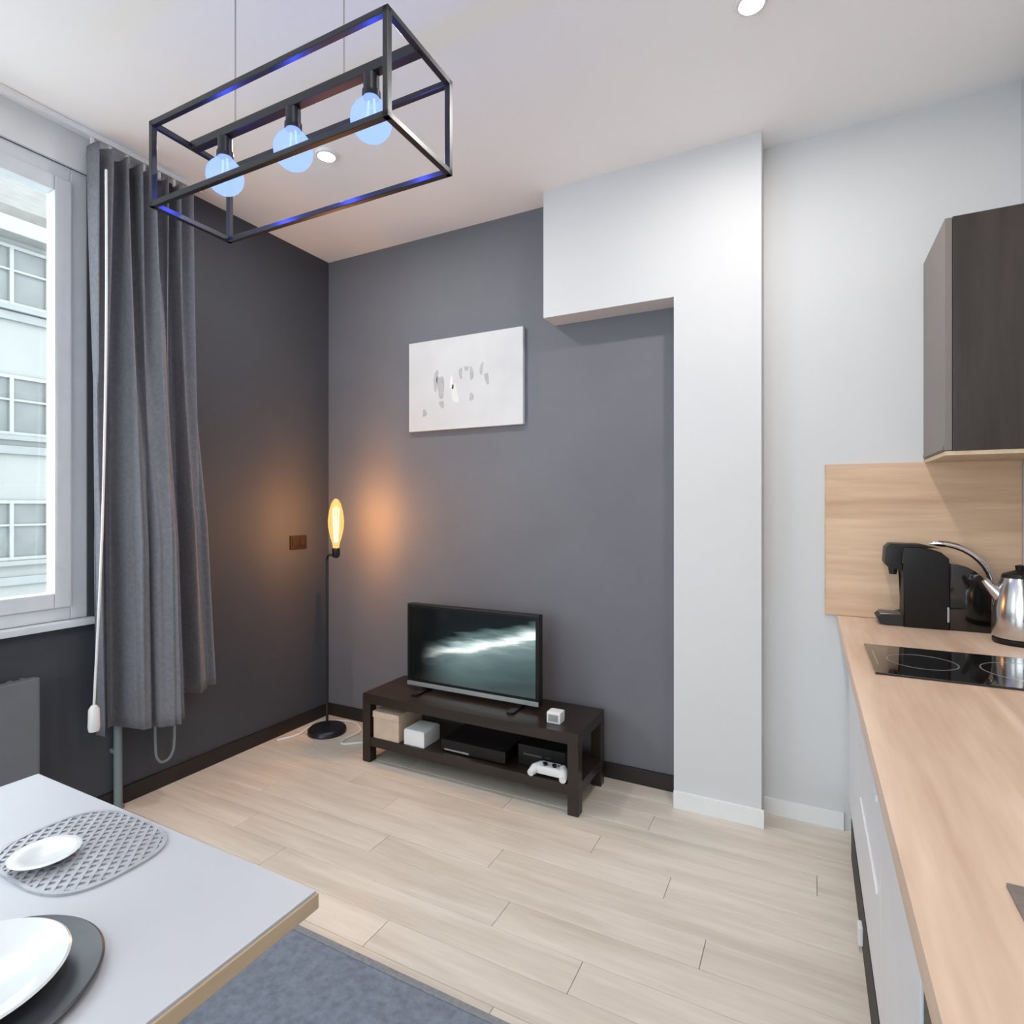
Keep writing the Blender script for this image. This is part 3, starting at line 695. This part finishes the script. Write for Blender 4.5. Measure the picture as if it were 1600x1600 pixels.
# sink
sk = thing('sink', 'grey-brown composite sink set into the worktop in the near right corner', 'sink', (SX0, SY0, WT))
def snk(bm):
    w, d, t = SX1 - SX0, SY1 - SY0, 0.012
    dz = -0.17
    b_box(bm, -0.016, w + 0.016, -0.016, 0.014, 0.0003, 0.006, 0.002); b_box(bm, -0.016, w + 0.016, d - 0.014, d + 0.016, 0.0003, 0.006, 0.002)
    b_box(bm, -0.016, 0.014, 0.014, d - 0.014, 0.0003, 0.006); b_box(bm, w - 0.014, w + 0.016, 0.014, d - 0.014, 0.0003, 0.006)
    b_box(bm, 0.002, 0.014, 0.002, d - 0.002, -0.039, 0.001); b_box(bm, w - 0.014, w - 0.002, 0.002, d - 0.002, -0.039, 0.001)
    b_box(bm, 0.014, w - 0.014, 0.002, 0.014, -0.039, 0.001); b_box(bm, 0.014, w - 0.014, d - 0.014, d - 0.002, -0.039, 0.001)
    b_box(bm, 0.002, w - 0.002, 0.002, d - 0.002, -0.041, -0.037)
M['sink'] = mat('composite_sink', (0.20, 0.165, 0.15), 0.45, var=0.15, scale=80)
mk('basin', 'sink', snk, sk)
mk('drain', 'steel', lambda bm: b_lathe(bm, [(0.0, -0.036), (0.035, -0.036), (0.042, -0.0345), (0.044, -0.037)], (SX1 - SX0) / 2, (SY1 - SY0) / 2, 0, 24), sk, True)
# hob
hb = thing('hob', 'black ceramic glass hob let into the worktop in front of the coffee machine', 'hob', (0.160, 1.835, WT))
mk('glass', 'black_glass', lambda bm: b_box(bm, 0.0, 0.50, 0.0, 0.365, 0.0004, 0.006, 0.002), hb)
for (x, y, r) in ((0.13, 0.18, 0.085), (0.37, 0.18, 0.105)):
    mk('cooking_zone', 'silver', lambda bm, x=x, y=y, r=r: b_lathe(bm, [(r - 0.0012, 0.0058), (r - 0.0012, 0.0063), (r + 0.0012, 0.0063), (r + 0.0012, 0.0058)], x, y, 0, 48), hb)
mk('touch_panel', 'silver', lambda bm: b_box(bm, 0.014, 0.017, 0.10, 0.27, 0.0058, 0.0063), hb)
# coffee machine (side view, spout to the left)
CX, CY = 0.232, 2.595
cm = thing('coffee_machine', 'black capsule coffee machine standing in the corner of the worktop', 'coffee machine', (CX, CY, WT))
def cbody(bm):
    b_prism(bm, [(0.085, 0.0), (0.225, 0.0), (0.225, 0.262), (0.20, 0.285), (0.14, 0.300), (0.085, 0.300), (0.078, 0.24), (0.090, 0.18)], 0.0, 0.125, 0.006)
mk('body', 'black_plastic', cbody, cm, True)
mk('brew_head', 'black_plastic', lambda bm: b_prism(bm, [(0.034, 0.225), (0.092, 0.205), (0.105, 0.30), (0.20, 0.298), (0.14, 0.312), (0.045, 0.312), (0.030, 0.296), (0.026, 0.24)], 0.012, 0.113, 0.006), cm, True)
mk('spout', 'black_matte', lambda bm: b_cyl(bm, (0.058, 0.062, 0.224), (0.058, 0.062, 0.192), 0.017, 0.012, 16), cm, True)
mk('drip_tray', 'black_matte', lambda bm: b_prism(bm, [(0.0, 0.028), (0.012, 0.004), (0.03, 0.0), (0.088, 0.0), (0.088, 0.05), (0.07, 0.040), (0.014, 0.040)], 0.010, 0.115, 0.003), cm)
mk('tray_grid', 'steel', lambda bm: [b_box(bm, 0.012, 0.078, 0.018 + 0.012 * k, 0.022 + 0.012 * k, 0.040, 0.044) for k in range(8)], cm)
def tank(bm):
    pr = [(0.227, 0.0), (0.345, 0.0), (0.347, 0.13)]
    for k in range(1, 8):
        t = k / 7 * math.pi / 2
        pr.append((0.227 + 0.120 * math.cos(t), 0.13 + 0.115 * math.sin(t)))
    b_prism(bm, pr, 0.006, 0.119, 0.004)
mk('water_tank', 'black_glass', tank, cm, True)
def lever(bm):
    pts = [(0.175 + 0.0, 0.062, 0.312)]
    for k in range(0, 9):
        t = math.pi / 2 - k / 8 * math.pi / 2 * 0.85
        pts.append((0.20 + 0.165 * math.cos(t), 0.062, 0.150 + 0.165 * math.sin(t)))
    b_tube(bm, pts, [0.004] + [0.012] * 9, 10)
mk('lever', 'chrome', lever, cm, True)
mk('badge_strip', 'silver', lambda bm: b_box(bm, 0.218, 0.224, -0.003, 0.0005, 0.03, 0.085, 0.001), cm)
# kettle at the frame edge
kt = thing('kettle', 'brushed steel kettle with a black handle beside the coffee machine', 'kettle', (0.622, 2.46, WT))
mk('power_base', 'black_plastic', lambda bm: b_lathe(bm, [(0.0, 0.0), (0.070, 0.0), (0.073, 0.004), (0.073, 0.016), (0.066, 0.020), (0.0, 0.020)], n=32), kt, True)
mk('jug', 'steel', lambda bm: b_lathe(bm, [(0.0, 0.020), (0.070, 0.020), (0.074, 0.030), (0.072, 0.12), (0.060, 0.19), (0.050, 0.215), (0.048, 0.22)], n=40), kt, True)
mk('lid', 'black_plastic', lambda bm: b_lathe(bm, [(0.050, 0.218), (0.046, 0.230), (0.020, 0.240), (0.012, 0.243), (0.014, 0.258), (0.0, 0.262)], n=32), kt, True)
mk('spout', 'steel', lambda bm: b_tube(bm, [(-0.050, 0, 0.155), (-0.078, 0, 0.185), (-0.094, 0, 0.205)], [0.026, 0.016, 0.011], 14), kt, True)
mk('handle', 'black_plastic', lambda bm: b_tube(bm, smooth_path([(0.005, -0.047, 0.212), (0.0, -0.085, 0.245), (0.0, -0.118, 0.215), (0.0, -0.115, 0.13), (0.0, -0.073, 0.085)], 6), 0.011, 10), kt, True)
# wall cabinet on the right wall
uc = thing('wall_cabinet', 'dark wall cabinet with a taupe door hanging above the coffee machine', 'cabinet', (0.402, 2.355, 1.530))
cw, cd, chh = XR - 0.402, YB - 2.355, 0.775
mk('carcass', 'cab_dark', lambda bm: b_box(bm, 0.021, cw - 0.001, 0.0, cd - 0.001, 0.0, chh, 0.0015), uc)
dr = mk('door', 'cab_taupe', lambda bm: b_box(bm, 0.0, 0.0195, 0.001, cd - 0.003, 0.002, chh - 0.002, 0.0015), uc)
mk('handle', 'cab_taupe', lambda bm: b_box(bm, -0.004, 0.001, 0.02, cd - 0.02, 0.006, 0.018, 0.001), dr)
mk('bottom_rail', 'edge_oak', lambda bm: b_box(bm, 0.001, cw - 0.001, 0.002, cd - 0.001, -0.014, -0.0005), uc)

# portal so that daylight through the window is sampled well (adds no light of its own)
pd = bpy.data.lights.new('window_portal', 'AREA'); pd.shape = 'RECTANGLE'; pd.size = WZ1 - WZ0; pd.size_y = WY1 - WY0
pd.cycles.is_portal = True
po = bpy.data.objects.new('window_portal', pd); C.objects.link(po)
po.location = (XL - 0.20, (WY0 + WY1) / 2, (WZ0 + WZ1) / 2); po.rotation_euler = (0, math.radians(-90), 0)
pd2 = bpy.data.lights.new('fill_window_portal', 'AREA'); pd2.shape = 'RECTANGLE'; pd2.size = RX1 - RX0; pd2.size_y = RZ1 - RZ0
pd2.cycles.is_portal = True
po2 = bpy.data.objects.new('fill_window_portal', pd2); C.objects.link(po2)
po2.location = ((RX0 + RX1) / 2, YR - 0.15, (RZ0 + RZ1) / 2); po2.rotation_euler = (math.radians(90), 0, 0)
